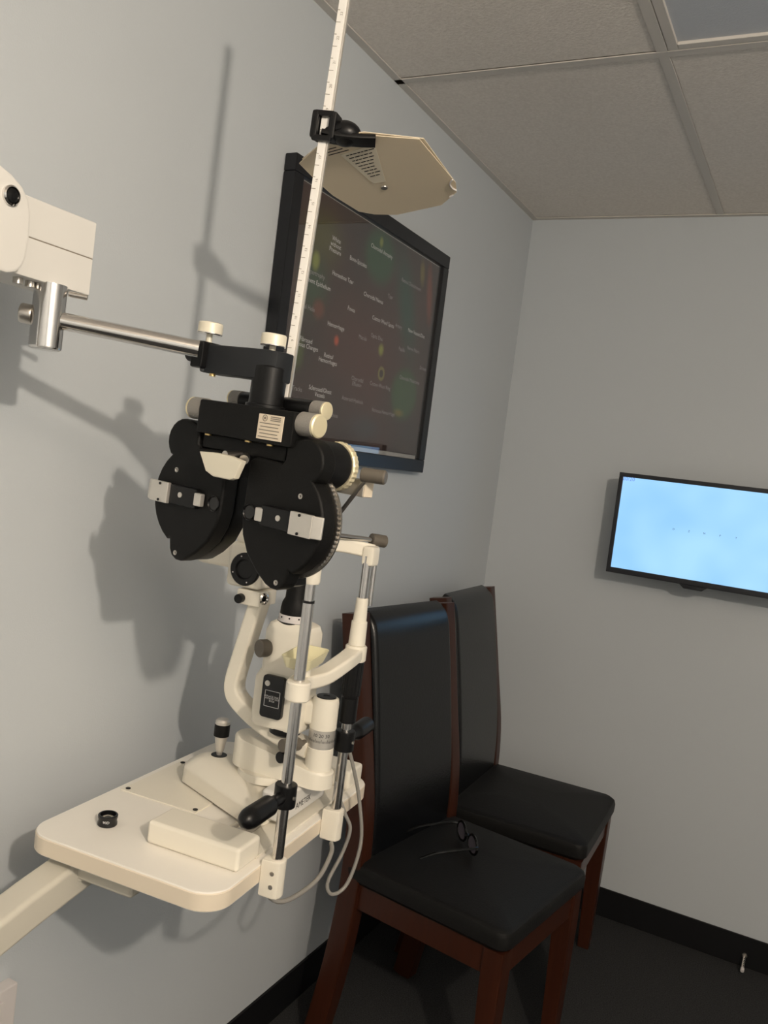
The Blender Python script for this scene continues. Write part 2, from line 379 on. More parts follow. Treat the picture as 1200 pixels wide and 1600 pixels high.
for k, ch in enumerate('DZNPT'):
    text('chart_letter', ch, 'ink', scr, (-.106+k*.0475, -.0152, .004), (1, 0, 0), (0, 0, 1), .0085)
part('sensor_foot', 'tv_black', t, prism([(-.045, 0), (.045, 0), (.028, -.014), (-.028, -.014)], .014, (-.022, .0, -THt/2+.001), (1, 0, 0), (0, 0, 1), .002))
part('wall_bracket', 'black_satin', t, box((0, .08, 0), (.06, .08, .06), .003), box((0, .123, 0), (.14, .006, .14), .002))

# wall plate low on the left wall, spring door stop in the baseboard
t = thing('outlet_cover', 'white plastic outlet cover box low on the left wall', 'outlet cover', (0, -2.095, .49))
part('plate', 'outlet_white', t, box((.013, 0, 0), (.024, .09, .125), .004))
part('socket', 'outlet_white', t, box((.0255, 0, .027), (.003, .034, .03), .001)); part('socket', 'outlet_white', t, box((.0255, 0, -.027), (.003, .034, .03), .001))
t = thing('door_stop', 'small spring door stop with white rubber tip on the black baseboard', 'door stop', (1.065, -.008, .040))
part('spring', 'steel', t, tube([(.004*math.cos(a*.9), -.002-.0009*a, .004*math.sin(a*.9)-.00035*a) for a in range(0, 60)], .0011, 6, 2))
part('rubber_tip', 'outlet_white', t, cyl((0, -.050, -.019), (0, -.064, -.024), .006, bev=.002))
part('mount', 'steel', t, cyl((0, 0, 0), (0, -.005, 0), .008))

# ------------------------------------------------------------------ dining chairs
def chair(label, loc, rz):
    t = thing('dining_chair', label, 'chair', loc, (0, 0, rz), 'high-backed black leather chairs by the wall')
    # local: +x is the front, y is width, seat centre at the origin
    W, D, SH, TH = .465, .47, .502, 1.105
    prof = [(-.265, 0), (-.225, .22), (-.203, .44), (-.209, .62), (-.245, .82), (-.300, TH)]     # rear post side profile
    for s in (-1, 1):
        pts = [(x, s*(W/2-.024), z) for x, z in prof]
        part('rear_post', 'wood', t, sweep(pts, rrect(.046, .058, .006, 2), (1, 0, .15), 5))
    bk = [(x+.004, 0, z) for x, z in [(-.206, .43), (-.210, .62), (-.238, .82), (-.270, 1.00), (-.284, 1.060), (-.297, 1.080), (-.314, 1.088)]]
    part('backrest', 'leather', t, sweep(bk, rrect(W-.094, .056, .016, 4), (1, 0, .15), 5, scl=None))
    part('seat', 'seat_leather', t, loft([[Vector((a*f1, b*f1, z)) for a, b in rrect(D, W, .03, 4)] for f1, z in ((.955, SH-.052), (.995, SH-.042), (1.0, SH-.018), (.985, SH-.006), (.94, SH+.003), (.7, SH+.011), (.3, SH+.014))]))
    for s in (-1, 1):
        part('front_leg', 'wood', t, loft([[Vector((.200+a*k, s*(W/2-.034)+b*k, z)) for a, b in rrect(.052, .052, .006, 2)] for k, z in ((.72, 0), (1.0, .36), (1.0, SH-.053))]))
        part('side_apron', 'wood', t, box((-.015, s*(W/2-.026), SH-.085), (.40, .022, .065), .003))
    part('front_apron', 'wood', t, box((.208, 0, SH-.085), (.022, W-.11, .065), .003))
    part('rear_apron', 'wood', t, box((-.205, 0, SH-.085), (.022, W-.07, .065), .003))
    return t
chair('black leather chair with eyeglasses on its seat, nearest to the camera', (.422, -.998, 0), R(-8))
chair('empty black leather chair in the corner behind the nearer chair', (.402, -.445, 0), R(2))

# eyeglasses lying on the near chair
t = thing('eyeglasses', 'black plastic eyeglasses lying open on the near chair seat', 'eyeglasses', (.395, -.955, .5195), (0, 0, R(-47))); t.scale = (1.2, 1.2, 1.2)
for s in (-1, 1):
    ring = [(s*.033+.025*math.cos(a), 0.0, .022+.019*math.sin(a)) for a in [2*PI*k/20 for k in range(21)]]
    rm = part('rim', 'glasses_black', t, sweep(ring, circ(.0028, 6), (0, 1, 0), 1, False))
    part('lens', 'lens_violet', rm, prism([(.024*math.cos(2*PI*k/20), .018*math.sin(2*PI*k/20)) for k in range(20)], .0016, (s*.033, .0008, .022), (1, 0, 0), (0, 0, 1)))
    part('temple', 'glasses_black', t, tube([(s*.060, .0, .028), (s*.064, -.02, .027), (s*.062, -.09, .018), (s*.058, -.125, .004)], .0028, 6))
part('bridge', 'glasses_black', t, tube([(-.009, 0, .027), (0, -.002, .031), (.009, 0, .027)], .0026, 6))

# ------------------------------------------------------------------ slit lamp table
TC = (.274, -1.889, .89); TR = (0, 0, R(5.5))
t = thing('instrument_table', 'cream instrument table top on a swing arm along the left wall', 'instrument table', TC, TR)
TWi, TLe, TTh = .335, .535, .0285
tt = part('table_top', 'cream_table', t, loft([[Vector((a, b, z)) for a, b in rrect(TWi-2*d, TLe-2*d, .043-d, 10)] for d, z in ((.003, -TTh), (.001, -TTh+.001), (.001, -.003), (.0018, -.0008), (.0035, 0))]))
part('edge_band', 'cream_edge', tt, loft([[Vector((a, b, z)) for a, b in rrect(TWi-2*d, TLe-2*d, .043-d, 10)] for d, z in ((.0012, -TTh+.0012), (0, -TTh+.0025), (0, -.0035), (.0012, -.0022))]))
pl = part('slide_plate', 'cream', t, box((-.078, .020, .0012), (.150, .175, .0024), .0008))
for x, y in ((-.145, -.058), (-.145, .097), (-.010, -.058)): part('screw', 'black_satin', pl, cyl((x, y, .002), (x, y, .0034), .0042, n=16))
part('rail_cover', 'cream', t, box((.075, -.163, .0175), (.158, .062, .035), .006, seg=3))
part('rail_cover', 'cream', t, box((.075, .215, .0175), (.158, .062, .035), .006, seg=3))
part('rail_bed', 'cream', t, box((.11, .02, .0022), (.088, .32, .0044), .001))
# bracket and arm below
part('support_bracket', 'arm_grey', t, box((-.045, -.155, -.0455), (.120, .170, .033), .006, seg=3))
part('pivot_collar', 'arm_grey', t, cyl((-.100, -.215, -.066), (-.100, -.215, -.031), .030, bev=.004))
part('swing_arm', 'arm_grey', t, sweep([(-.104, -.190, -.054), (-.114, -.300, -.080), (-.142, -.60, -.165), (-.183, -.945, -.165)], rrect(.052, .052, .008, 3), (0, 0, 1), 1, False))

# condensing lens on the table
t = thing('condensing_lens', 'small round condensing lens in black ring on the cream table', 'lens', (TC[0]-.086*math.cos(R(5.5))+.18*math.sin(R(5.5)), TC[1]-.086*math.sin(R(5.5))-.18*math.cos(R(5.5)), TC[2]), (0, 0, R(20)))
part('ring', 'black_gloss', t, lathe((0, 0, 0), (0, 0, 1), [(0, .0118), (0, .0140), (.001, .0148), (.0045, .0148), (.006, .0140), (.0105, .0140), (.012, .0148), (.0155, .0148), (.0165, .0138), (.0165, .0118), (0, .0118)], 36, closed=False))
part('lens', 'clear_lens', t, lathe((0, 0, .0065), (0, 0, 1), [(-.005, .0005), (-.004, .005), (-.002, .009), (0, .0117), (.003, .0117), (.0055, .008), (.007, .004), (.0075, .0005)], 28))
txt = text('lettering', '90D', 'label_white', t, (0, 0, 0), (1, 0, 0), (0, 0, 1), .0058)
for v in txt.data.vertices:
    a = -PI/2-R(20)+R(35)+v.co.x/.0142; v.co = Vector((.0143*math.cos(a), .0143*math.sin(a), .0083+v.co.z))

# ------------------------------------------------------------------ slit lamp
t = thing('slit_lamp', 'cream slit lamp microscope with joystick on the instrument table', 'slit lamp', TC, TR)
part('axle', 'steel', t, cyl((.100, -.135, .020), (.100, .19, .020), .0085))
for y in (-.085, .135): part('axle_wheel', 'knurl_grey', t, cyl((.100, y, .020), (.100, y+.022, .020), .017, bev=.002))
def poly(pts, z, k=1.0, c=(0, 0), dx=0): return [Vector((c[0]+(x-c[0])*k+dx, c[1]+(y-c[1])*k, z)) for x, y in pts]
bp = [(-.098, .030), (-.104, .050), (-.100, .078), (-.085, .092), (.090, .128), (.108, .120), (.112, .100), (.112, -.040), (.106, -.058), (.090, -.064), (-.078, .012), (-.091, .018)]
cc = (-.03, .05)
part('base', 'cream', t, loft([poly(bp, .006), poly(bp, .028, .985, cc), poly(bp, .034, .96, cc), poly(bp, .048, .70, cc), poly(bp, .053, .50, cc), poly(bp, .054, .30, cc)]), angle=50)
bf = part('base_front', 'white_plastic', t, box((.120, .033, .037), (.046, .148, .048), .006, seg=3))
text('lettering', 'AMETEK', 'ink', bf, (.1433, .022, .031), (0, 1, 0), (0, 0, 1), .0145)
JX, JY = -.045, .055
part('joystick_well', 'black_satin', t, lathe((JX, JY, .0535), (0, 0, 1), [(0, .0140), (.0010, .0140), (.0012, .012), (.0012, .001)], 28))
jo = part('joystick', 'aluminium', t, lathe((JX, JY, .053), (0, 0, 1), [(0, .0045), (.006, .0055), (.010, .0075), (.036, .0115), (.037, .011)], 28))
part('grip', 'black_crinkle', jo, lathe((JX, JY, .088), (0, 0, 1), [(0, .0115), (.001, .0135), (.021, .0135), (.022, .0125)], 28))
part('cap', 'aluminium', jo, lathe((JX, JY, .110), (0, 0, 1), [(0, .0130), (.005, .0130), (.0085, .0105), (.010, .006), (.0102, .001)], 28))
# lower rotating arm and column
def capsule(p, q, r1, r2, n=10):
    p = Vector(p); q = Vector(q); d = (q-p); a = math.atan2(d.y, d.x)
    return [(q.x+r2*math.cos(a-PI/2+PI*k/n), q.y+r2*math.sin(a-PI/2+PI*k/n)) for k in range(n+1)]+[(p.x+r1*math.cos(a+PI/2+PI*k/n), p.y+r1*math.sin(a+PI/2+PI*k/n)) for k in range(n+1)]
cap1 = capsule((.030, .045), (.158, .030), .036, .027)
part('lower_arm', 'cream', t, loft([[Vector((x, y, z+(.018*max(0, (.158-x)/.128)-.012)*tp)) for x, y in poly2] for poly2, z, tp in (([(x, y) for x, y in cap1], .062, 0), ([(x, y) for x, y in cap1], .098, 1), ([((x-.09)*.96+.09, (y-.037)*.94+.037) for x, y in cap1], .102, 1))]), angle=40)
part('badge', 'aluminium', t, lathe((.022, .047, .1075), (0, 0, 1), [(0, .010), (.0008, .010), (.0008, .0085), (.0003, .0083), (.0003, .004), (.0008, .0038), (.0008, .002)], 28))
part('lower_hub', 'cream', t, lathe((.06, .04, .05), (0, 0, 1), [(0, .05), (.012, .048)], 32))
CX, CY = .158, .030
part('column', 'cream', t, lathe((CX, CY, .09), (0, 0, 1), [(0, .0222), (.036, .0222), (.037, .0215)], 36))
part('column_head', 'cream', t, lathe((CX, CY, .157), (0, 0, 1), [(0, .0215), (.001, .0222), (.044, .0222), (.050, .021), (.052, .018)], 36))
sr = part('scale_ring', 'aluminium', t, lathe((CX, CY, .126), (0, 0, 1), [(0, .0216), (.032, .0216)], 36))
def ticks(bm):
    for k in range(0, 52):
        a = -PI*.95+k*PI/34; h = .006 if k % 5 == 0 else .0035
        c = Vector((CX+.0218*math.cos(a), CY+.0218*math.sin(a), .138)); s = Vector((-math.sin(a), math.cos(a), 0))*.0003
        bm.faces.new([bm.verts.new(c+s), bm.verts.new(c-s), bm.verts.new(c-s+Vector((0, 0, h))), bm.verts.new(c+s+Vector((0, 0, h)))])
part('scale_marks', 'ink', sr, ticks, kind='stuff')
for s, a0 in (('10', -95), ('20', -68), ('30', -41)):
    tx = text('lettering', s, 'ink', sr, (0, 0, 0), (1, 0, 0), (0, 0, 1), .008)
    for v in tx.data.vertices: a = R(a0)+v.co.x/.022; v.co = Vector((CX+.0219*math.cos(a), CY+.0219*math.sin(a), .1495+v.co.z))
cp = part('column_cap', 'black_satin', t, lathe((CX, CY, .2085), (0, 0, 1), [(0, .0165), (.0022, .0160), (.0024, .006), (.0012, .005), (.0012, .0025)], 32))
part('clamp_knob', 'knob_brown', t, cyl((.130, .005, .130), (.118, -.030, .133), .0105, bev=.0015), cyl((.135, .018, .130), (.130, .005, .130), .005))
part('lock_knob', 'black_satin', t, cyl((.118, .0, .108), (.112, -.022, .110), .0095, bev=.002))
part('illumination_link', 'cream', t, box((.132, .032, .180), (.060, .038, .040), .008, seg=3))
# microscope arm (C-shaped)
ca = [(.140, .028, .118), (.085, .028, .128), (.040, .028, .144), (.002, .028, .166), (-.012, .028, .182), (-.014, .028, .204), (-.006, .028, .245), (.006, .028, .300), (.016, .028, .345)]
part('microscope_arm', 'cream', t, sweep(ca, rrect(.026, .034, .005, 3), (0, 1, 0), 6), angle=45)
# microscope
MB = (.002, .028)
mb = part('microscope_body', 'cream', t, box((MB[0]-.006, MB[1], .402), (.066, .066, .074), .008, seg=3), box((MB[0]-.065, MB[1], .412), (.080, .050, .040), .008, seg=3), box((MB[0]+.012, MB[1], .452), (.05, .05, .05), .01), cyl((MB[0]-.03, MB[1]-.012, .448), (MB[0]+.03, MB[1]-.012, .448), .016, bev=.003))
part('magnification_drum', 'black_satin', mb, lathe((MB[0]-.002, MB[1]-.032, .397), (0, -1, 0), [(0, .0275), (.004, .0275), (.006, .0255), (.006, .017), (.002, .015)], 36))
for a in (20, 110, 200, 290):
    part('index_dot', 'outlet_white', mb, cyl((MB[0]-.002+.022*math.cos(R(a)), MB[1]-.0378, .397+.022*math.sin(R(a))), (MB[0]-.002+.022*math.cos(R(a)), MB[1]-.0386, .397+.022*math.sin(R(a))), .0013, n=10))
hd = part('arm_head', 'cream', t, box((.008, MB[1], .350), (.044, .058, .026), .003))
part('focus_screw', 'black_satin', hd, cyl((-.004, MB[1]-.028, .348), (-.004, MB[1]-.041, .347), .0078, bev=.002))
part('lens_window', 'chrome', hd, lathe((.028, MB[1]-.016, .351), (1, -.35, 0), [(0, .010), (.005, .010), (.007, .007), (.0045, .005)], 24))
for s in (-1, 1):
    part('eyepiece', 'black_satin', mb, cyl((MB[0]-.10, MB[1]+s*.018, .415), (MB[0]-.145, MB[1]+s*.026, .425), .014, bev=.003))
part('objective', 'black_satin', mb, cyl((MB[0]+.025, MB[1], .405), (MB[0]+.045, MB[1], .405), .022, bev=.003))
# illumination tower
IX, IY = .085, .024
ih = part('illumination_housing', 'cream', t, loft([[Vector((IX+a, IY+b, z)) for a, b in rrect(wd, dp, .010, 3)] for wd, dp, z in ((.086, .056, .146), (.092, .060, .152), (.092, .060, .226), (.080, .056, .238))]), loft([[Vector((IX+.004+a, IY+b, z)) for a, b in rrect(wd, dp, .012, 3)] for wd, dp, z in ((.082, .062, .2385), (.082, .062, .306), (.074, .054, .318), (.06, .045, .322))]))
bc = part('bulb_cover', 'black_gloss', ih, prism(rrect(.040, .070, .006, 3), .010, (IX-.004, IY-.028, .200), (1, 0, 0), (0, 0, 1), .002))
part('cover_screw', 'aluminium', bc, cyl((IX-.014, IY-.0375, .222), (IX-.014, IY-.0395, .222), .0046, n=18))
zf = IY-.0384
for c, s in (((IX-.003, zf, .2105), (.027, .0006, .0006)), ((IX-.003, zf, .1845), (.027, .0006, .0006)), ((IX-.0165, zf, .1975), (.0006, .0006, .026)), ((IX+.0105, zf, .1975), (.0006, .0006, .026))):
    part('label_border', 'label_white', bc, box(c, s))
text('lettering', 'REPLACE ONLY\nWITH/OF OUR\nBULB', 'label_white', bc, (IX-.003, zf, .1975), (1, 0, 0), (0, 0, 1), .0042)
part('lower_cap', 'black_satin', ih, lathe((IX+.01, IY-.004, .134), (0, 0, 1), [(0, .020), (.004, .026), (.013, .026)], 28))
part('slit_knob', 'knob_brown', ih, lathe((IX-.026, IY-.028, .276), (-.45, -.85, 0), [(0, .013), (.004, .0145), (.017, .0145), (.0185, .0135)], 30))
part('tower_ring', 'outlet_white', ih, lathe((IX, IY, .322), (0, 0, 1), [(0, .020), (0.0, .0265), (.004, .0265), (.004, .025), (.0045, .0255), (.012, .0255), (.012, .020)], 36))
part('tower_ring_gap', 'black_satin', ih, lathe((IX, IY, .3185), (0, 0, 1), [(0, .0255), (.0035, .0275), (.0042, .0262)], 36))
for a in (-115, -80, -45): part('index_dot', 'ink', ih, cyl((IX+.0252*math.cos(R(a)), IY+.0252*math.sin(R(a)), .330), (IX+.0262*math.cos(R(a)), IY+.0262*math.sin(R(a)), .330), .0014, n=10))
part('light_tower', 'black_crinkle', ih, lathe((IX, IY, .333), (0, 0, 1), [(0, .0240), (.010, .0240), (.020, .0225), (.028, .0185), (.068, .0175), (.105, .0175), (.106, .014)], 32))

# ------------------------------------------------------------------ chin rest frame
t = thing('chin_rest', 'chin and forehead rest frame on chrome posts at the table edge', 'chin rest', TC, TR)
PX, P1, P2 = .186, -.136, .062
def bracket(y, z0, z1):
    return prism([(-.0178, -.0135), (.004, -.0135), (.0105, -.0105), (.0135, -.004), (.0135, .004), (.0105, .0105), (.004, .0135), (-.0178, .0135)], z1-z0, (PX, y, z0), (1, 0, 0), (0, 1, 0), .003)
b1 = part('bracket', 'cream', t, bracket(P1, -.046, .010))
for z in (-.008, -.028): part('screw', 'steel', b1, cyl((PX+.001, P1-.0130, z), (PX+.001, P1-.0142, z), .0034, n=14))
part('bracket', 'cream', t, bracket(P2, -.034, .018))
pp = part('post', 'chrome', t, cyl((PX, P1, .005), (PX, P1, .390), .0083), cyl((PX, P1, .3905), (PX, P1, .43), .0072))
part('stop_ring', 'black_satin', pp, cyl((PX, P1, .388), (PX, P1, .3915), .0087))
part('post', 'chrome', t, cyl((PX, P2, .010), (PX, P2, .165), .0083))
part('upper_post', 'chrome', t, cyl((PX, P2, .37), (PX, P2, .445), .0072))
part('post_cap', 'cream', t, lathe((PX, P1, .416), (0, 0, 1), [(0, .0115), (.003, .0130), (.034, .0130), (.038, .0105)], 24))
part('collar', 'cream', t, lathe((PX, P1, .246), (0, 0, 1), [(0, .0165), (.002, .0180), (.026, .0180), (.028, .0165)], 30))
part('chin_arm', 'cream', t, sweep([(PX-.006, P1+.008, .262), (PX-.018, P1+.045, .259), (PX-.006, P1+.095, .262), (PX+.003, P1+.145, .276), (PX, P2, .283)], rrect(.030, .022, .005, 3), (0, 0, 1), 6), lathe((PX, P2, .270), (0, 0, 1), [(0, .0165), (.002, .018), (.024, .018), (.026, .016)], 28), angle=45)
# chin cup: an open trough
def dish(w, d, z, r=.010): return [Vector((PX-.018+a, P1+.048+b, z+.014+.10*b)) for a, b in rrect(d, w, r, 4)]
part('chin_cup', 'yellow_cup', t, loft([dish(.040, .026, .268), dish(.060, .040, .273), dish(.072, .050, .290), dish(.069, .047, .290), dish(.057, .036, .277), dish(.030, .018, .272)]), angle=40)
part('chin_stem', 'cream', t, cyl((PX-.016, P1+.048, .256), (PX-.016, P1+.048, .284), .009))
part('sleeve', 'cream', t, lathe((PX, P2, .296), (0, 0, 1), [(0, .0128), (.001, .0140), (.036, .0132), (.040, .0130), (.041, .0112), (.078, .0098), (.079, .009)], 28))
def ribbed(bm):
    n = 40; rings = []
    for z, s in ((.166, .9), (.168, 1), (.208, 1), (.2085, .93), (.212, .93), (.2125, 1.06), (.268, 1.10), (.270, 1)):
        rings.append([bm.verts.new((PX+.0145*s*(1+(.045 if (k % 2) and z > .21 else 0))*math.cos(2*PI*k/n), P2+.0145*s*(1+(.045 if (k % 2) and z > .21 else 0))*math.sin(2*PI*k/n), z)) for k in range(n)])
    for i in range(len(rings)-1):
        for k in range(n): bm.faces.new((rings[i][k], rings[i][(k+1) % n], rings[i+1][(k+1) % n], rings[i+1][k]))
    bm.faces.new(rings[0][::-1]); bm.faces.new(rings[-1])
part('height_knob', 'black_satin', t, ribbed, angle=20)
def grip(y, z, s, zt):
    c = part('grip_collar', 'black_satin', t, cyl((PX, y, z-.017), (PX, y, z+.017), .0165, bev=.002))
    d = Vector((-.02, s, zt)).normalized()
    part('hand_grip', 'black_satin', t, lathe(Vector((PX, y, z))+d*.010, d, [(0, .0085), (.020, .0090), (.030, .0105), (.036, .0148), (.080, .0152), (.088, .0148), (.096, .0122), (.101, .0075), (.103, .001)] if s < 0 else [(0, .0085), (.022, .0090), (.036, .0120), (.040, .0142), (.088, .0142), (.091, .012), (.092, .001)], 28))
    part('set_screw', 'steel', c, cyl((PX+.0155, y-.003, z), (PX+.0178, y-.003, z), .003, n=14))
grip(P1, .105, -1, -.02); grip(P2, .135, 1, .02)
part('thumb_screw', 'steel', t, cyl((PX-.016, P1-.012, .095), (PX-.026, P1-.02, .095), .004))
# forehead bar
fb = [(PX, P1, .440), (PX-.045, P1+.02, .452), (PX-.070, P1+.07, .458), (PX-.065, P1+.13, .460), (PX-.035, P2-.02, .458), (PX+.004, P2+.012, .452)]
part('forehead_bar', 'cream', t, sweep(fb, rrect(.010, .024, .004, 3), (0, 0, 1), 6), box((PX+.002, P2+.008, .445), (.022, .030, .034), .006))
part('fixation_rod', 'chrome', t, cyl((PX-.06, P2-.09, .478), (PX+.004, P2+.025, .470), .004), cyl((PX+.004, P2+.024, .470), (PX+.004, P2+.024, .36), .0045))
part('rod_knob', 'knob_brown', t, cyl((PX-.004, P2+.016, .471), (PX+.012, P2+.038, .469), .0105, bev=.001))

# cables below the table
def place(o): o.location = TC; o.rotation_euler = TR; return o
tag(place(part('power_cable', 'grey_cable', None, tube([(.12, -.06, -.040), (.15, -.10, -.060), (.18, -.09, -.078), (.20, -.02, -.070), (.20, .03, -.045), (.19, .05, -.036)], .0038))), 'grey cable drooping below the table between the two post brackets', 'cable')
tag(place(part('lamp_cable', 'grey_cable', None, tube([(.172, .108, .115), (.186, .118, .070), (.200, .130, .01), (.212, .130, -.06), (.205, .110, -.125), (.190, .085, -.140), (.180, .080, -.120), (.190, .105, -.075), (.195, .115, -.035), (.185, .11, -.01), (.165, .12, .012)], .0032))), 'grey cable looping down past the far table corner', 'cable')

# ------------------------------------------------------------------ instrument arm holding the phoropter
t = thing('phoropter_stand', 'cream stand arm with chrome tube reaching to the phoropter', 'equipment stand', (0, 0, 0))
part('arm_housing', 'white_plastic', t, box((.175, -2.57, 1.7292), (.090, .68, .0468), .002), box((.175, -2.57, 1.6818), (.090, .68, .0470), .002))
part('housing_seam', 'ink_grey', t, box((.175, -2.57, 1.7055), (.0885, .678, .004)))
def rplate(bm):
    prism([(-2.80, 1.652), (-2.372, 1.652), (-2.360, 1.656), (-2.352, 1.664), (-2.348, 1.675), (-2.346, 1.70), (-2.347, 1.725), (-2.352, 1.742), (-2.362, 1.754), (-2.378, 1.763), (-2.40, 1.770), (-2.80, 1.80)], .02, (.221, 0, 0), (0, 1, 0), (0, 0, 1), .005)(bm)
cpn = part('side_cover', 'white_plastic', t, rplate)
bo = part('pivot_bolt', 'chrome', t, lathe((.239, -2.378, 1.7385), (1, 0, 0), [(0, .0115), (.005, .0115), (.007, .0095), (.0035, .0080)], 28))
part('bolt_socket', 'black_satin', bo, lathe((.2415, -2.378, 1.7385), (1, 0, 0), [(0, .0083), (.0035, .0078), (.0045, .004), (.0047, .001)], 24))
KX, KY = .2095, -2.283
part('stand_column', 'white_plastic', t, lathe((.165, -2.93, 0), (0, 0, 1), [(0, .13), (.03, .13), (.04, .12), (.05, .06), (.06, .05), (1.86, .05), (1.88, .04), (1.885, .01)], 36))
kn = part('knuckle', 'chrome', t, lathe((KX, KY, 1.578), (0, 0, 1), [(0, .0165), (.0015, .0192), (.004, .0200), (.082, .0200)], 36))
TA = Vector((.2095, -2.283, 1.618)); TB = Vector((.357, -2.166, 1.607))
td = (TB-TA).normalized()
part('chrome_tube', 'chrome', t, cyl(TA, TB, .0112))
part('tube_lock', 'steel', t, cyl(TA-td*.018, TA-td*.034, .0125, bev=.003), cyl(TA-td*.01, TA-td*.03, .008))
part('lock_lever', 'steel', t, cyl((.225, -2.268, 1.652), (.243, -2.254, 1.651), .0035))
for y in (-2.325, -2.307): part('housing_screw', 'steel', t, cyl((.200, y, 1.658), (.200, y, 1.651), .006, n=16))
part('coiled_cord', 'black_satin', None, tube([(.20+.010*math.cos(a*.8), -2.400-.0011*a+.010*math.sin(a*.8), 1.772+.0034*a) for a in range(0, 46)], .003, 6, 2))
tag(bpy.data.objects['coiled_cord'], 'black coiled cord rising above the instrument arm at the left edge', 'cord')

# ------------------------------------------------------------------ phoropter
PO = Vector((.439, -2.165, 1.439))
t = thing('phoropter', 'black phoropter with two lens discs hanging from the chrome arm', 'phoropter', PO, (0, R(2), R(-8)))
def half(s):
    # face outline in (x, z), x outward
    pts = [(.020, .034), (.0195, .0), (.0195, -.040), (.024, -.060), (.036, -.082), (.056, -.101), (.074, -.113), (.084, -.1165), (.093, -.1165), (.102, -.112), (.107, -.104), (.110, -.090)]
    for k in range(0, 11):
        a = R(-62+k*11.2); pts.append((.083+.069*math.cos(a), -.031+.069*math.sin(a)))
    for k in range(0, 10):
        a = R(-45+k*17); pts.append((.1095+.0295*math.cos(a), .0435+.0295*math.sin(a)))
    pts += [(.078, .066), (.078, .043), (.074, .038), (.03, .040)]
    P2d = [(s*x, z) for x, z in pts]
    if s < 0: P2d = P2d[::-1]
    body = part('lens_housing', 'black_crinkle', t, prism(P2d, .026, (0, .026, 0), (1, 0, 0), (0, 0, 1), .004, 3), angle=40)
    back = pts[:10]+[(.098, -.090)]+[(.083+.050*math.cos(R(-55+k*13)), -.031+.050*math.sin(R(-55+k*13))) for k in range(11)]+[(.078, .040), (.03, .038)]
    B2d = [(s*x*(.97 if x > .03 else 1), z*.985) for x, z in back]
    if s < 0: B2d = B2d[::-1]
    part('rear_housing', 'black_satin', body, prism(B2d, .028, (0, .053, 0), (1, 0, 0), (0, 0, 1), .004, 2), angle=40)
    n = 120; gx, gz, gr = s*.083, -.031, .0705
    def gear(bm):
        rings = []; m2 = 66
        for y, k in ((.0255, 0), (.0255, 1), (.0300, 1), (.0300, 0)):
            rg = []
            for j in range(m2):
                a = R(-75+150*j/(m2-1)); rr = gr-.008 if not k else gr+(.0016 if j % 2 else 0)
                rg.append(bm.verts.new((gx+s*rr*math.cos(a), y, gz+rr*math.sin(a))))
            rings.append(rg)
        for i in range(4):
            for j in range(m2-1): bm.faces.new((rings[i][j], rings[i][j+1], rings[(i+1) % 4][j+1], rings[(i+1) % 4][j]))
    part('rim_gear', 'steel', body, gear, angle=20)
    part('rim_plate', 'steel', body, prism([(gx+s*(gr+.0022)*math.cos(R(-75+150*k/40)), gz+(gr+.0022)*math.sin(R(-75+150*k/40))) for k in (range(41) if s > 0 else range(40, -1, -1))], .0026, (0, .0330, 0), (1, 0, 0), (0, 0, 1)))
    lx, lz = s*.1085, .0435
    part('power_drum', 'black_satin', body, lathe((lx, .020, lz), (0, 1, 0), [(0, .0275), (.002, .0292), (.034, .0298), (.041, .0270), (.042, .02)], 40))
    def kn2(bm):
        m2 = 60; rings = []
        for y, r0 in ((.0605, .022), (.0605, .0290), (.062, .0302), (.069, .0302), (.071, .029), (.071, .01)):
            rings.append([bm.verts.new((lx+(r0*(1+(.035 if j % 2 and r0 > .029 else 0)))*math.cos(2*PI*j/m2), y, lz+(r0*(1+(.035 if j % 2 and r0 > .029 else 0)))*math.sin(2*PI*j/m2))) for j in range(m2)])
        for i in range(5):
            for j in range(m2): bm.faces.new((rings[i][j], rings[i][(j+1) % m2], rings[i+1][(j+1) % m2], rings[i+1][j]))
        bm.faces.new(rings[-1])
    part('power_knob', 'knob_metal', body, kn2, angle=15)
    # aperture with recessed ring
    ax, az = s*.0325, -.030
    part('sight_aperture', 'black_gloss', body, lathe((ax, .002, az), (0, -1, 0), [(0, .0105), (.0035, .0105), (.0042, .0095), (.003, .0085), (-.001, .0080)], 32))
    part('aperture_lens', 'lens_dark', body, cyl((ax, .002, az), (ax, -.0005, az), .0082, n=28))
    # screws on the face
    for x, z in ((.112, .003), (.093, -.107)):
        part('face_screw', 'steel', body, lathe((s*x, .001, z), (0, -1, 0), [(0, .0036), (.0018, .0034), (.0018, .0016), (.0010, .0012)], 16))
    # cheek rest: inner clip, black carrier, outer plate
    part('cheek_carrier', 'black_satin', body, box((s*.085, -.004, -.029), (.052, .009, .026), .002))
    part('carrier_screw', 'aluminium', body, cyl((s*.089, -.008, -.028), (s*.089, -.0098, -.028), .0036, n=18))
    part('inner_clip', 'aluminium', body, box((s*.056, -.005, -.029), (.013, .008, .017), .0015))
    cl = part('cheek_plate', 'aluminium', body, box((s*.128, -.010, -.029), (.035, .006, .028), .001), box((s*.150, -.0065, -.029), (.014, .006, .027), .0015, rot=(0, 0, s*R(28))))
    for z in (-.018, -.040): part('plate_screw', 'black_satin', cl, cyl((s*.126, -.0125, z), (s*.126, -.0142, z), .0018, n=12))
    return body
hL = half(-1); hR = half(1)
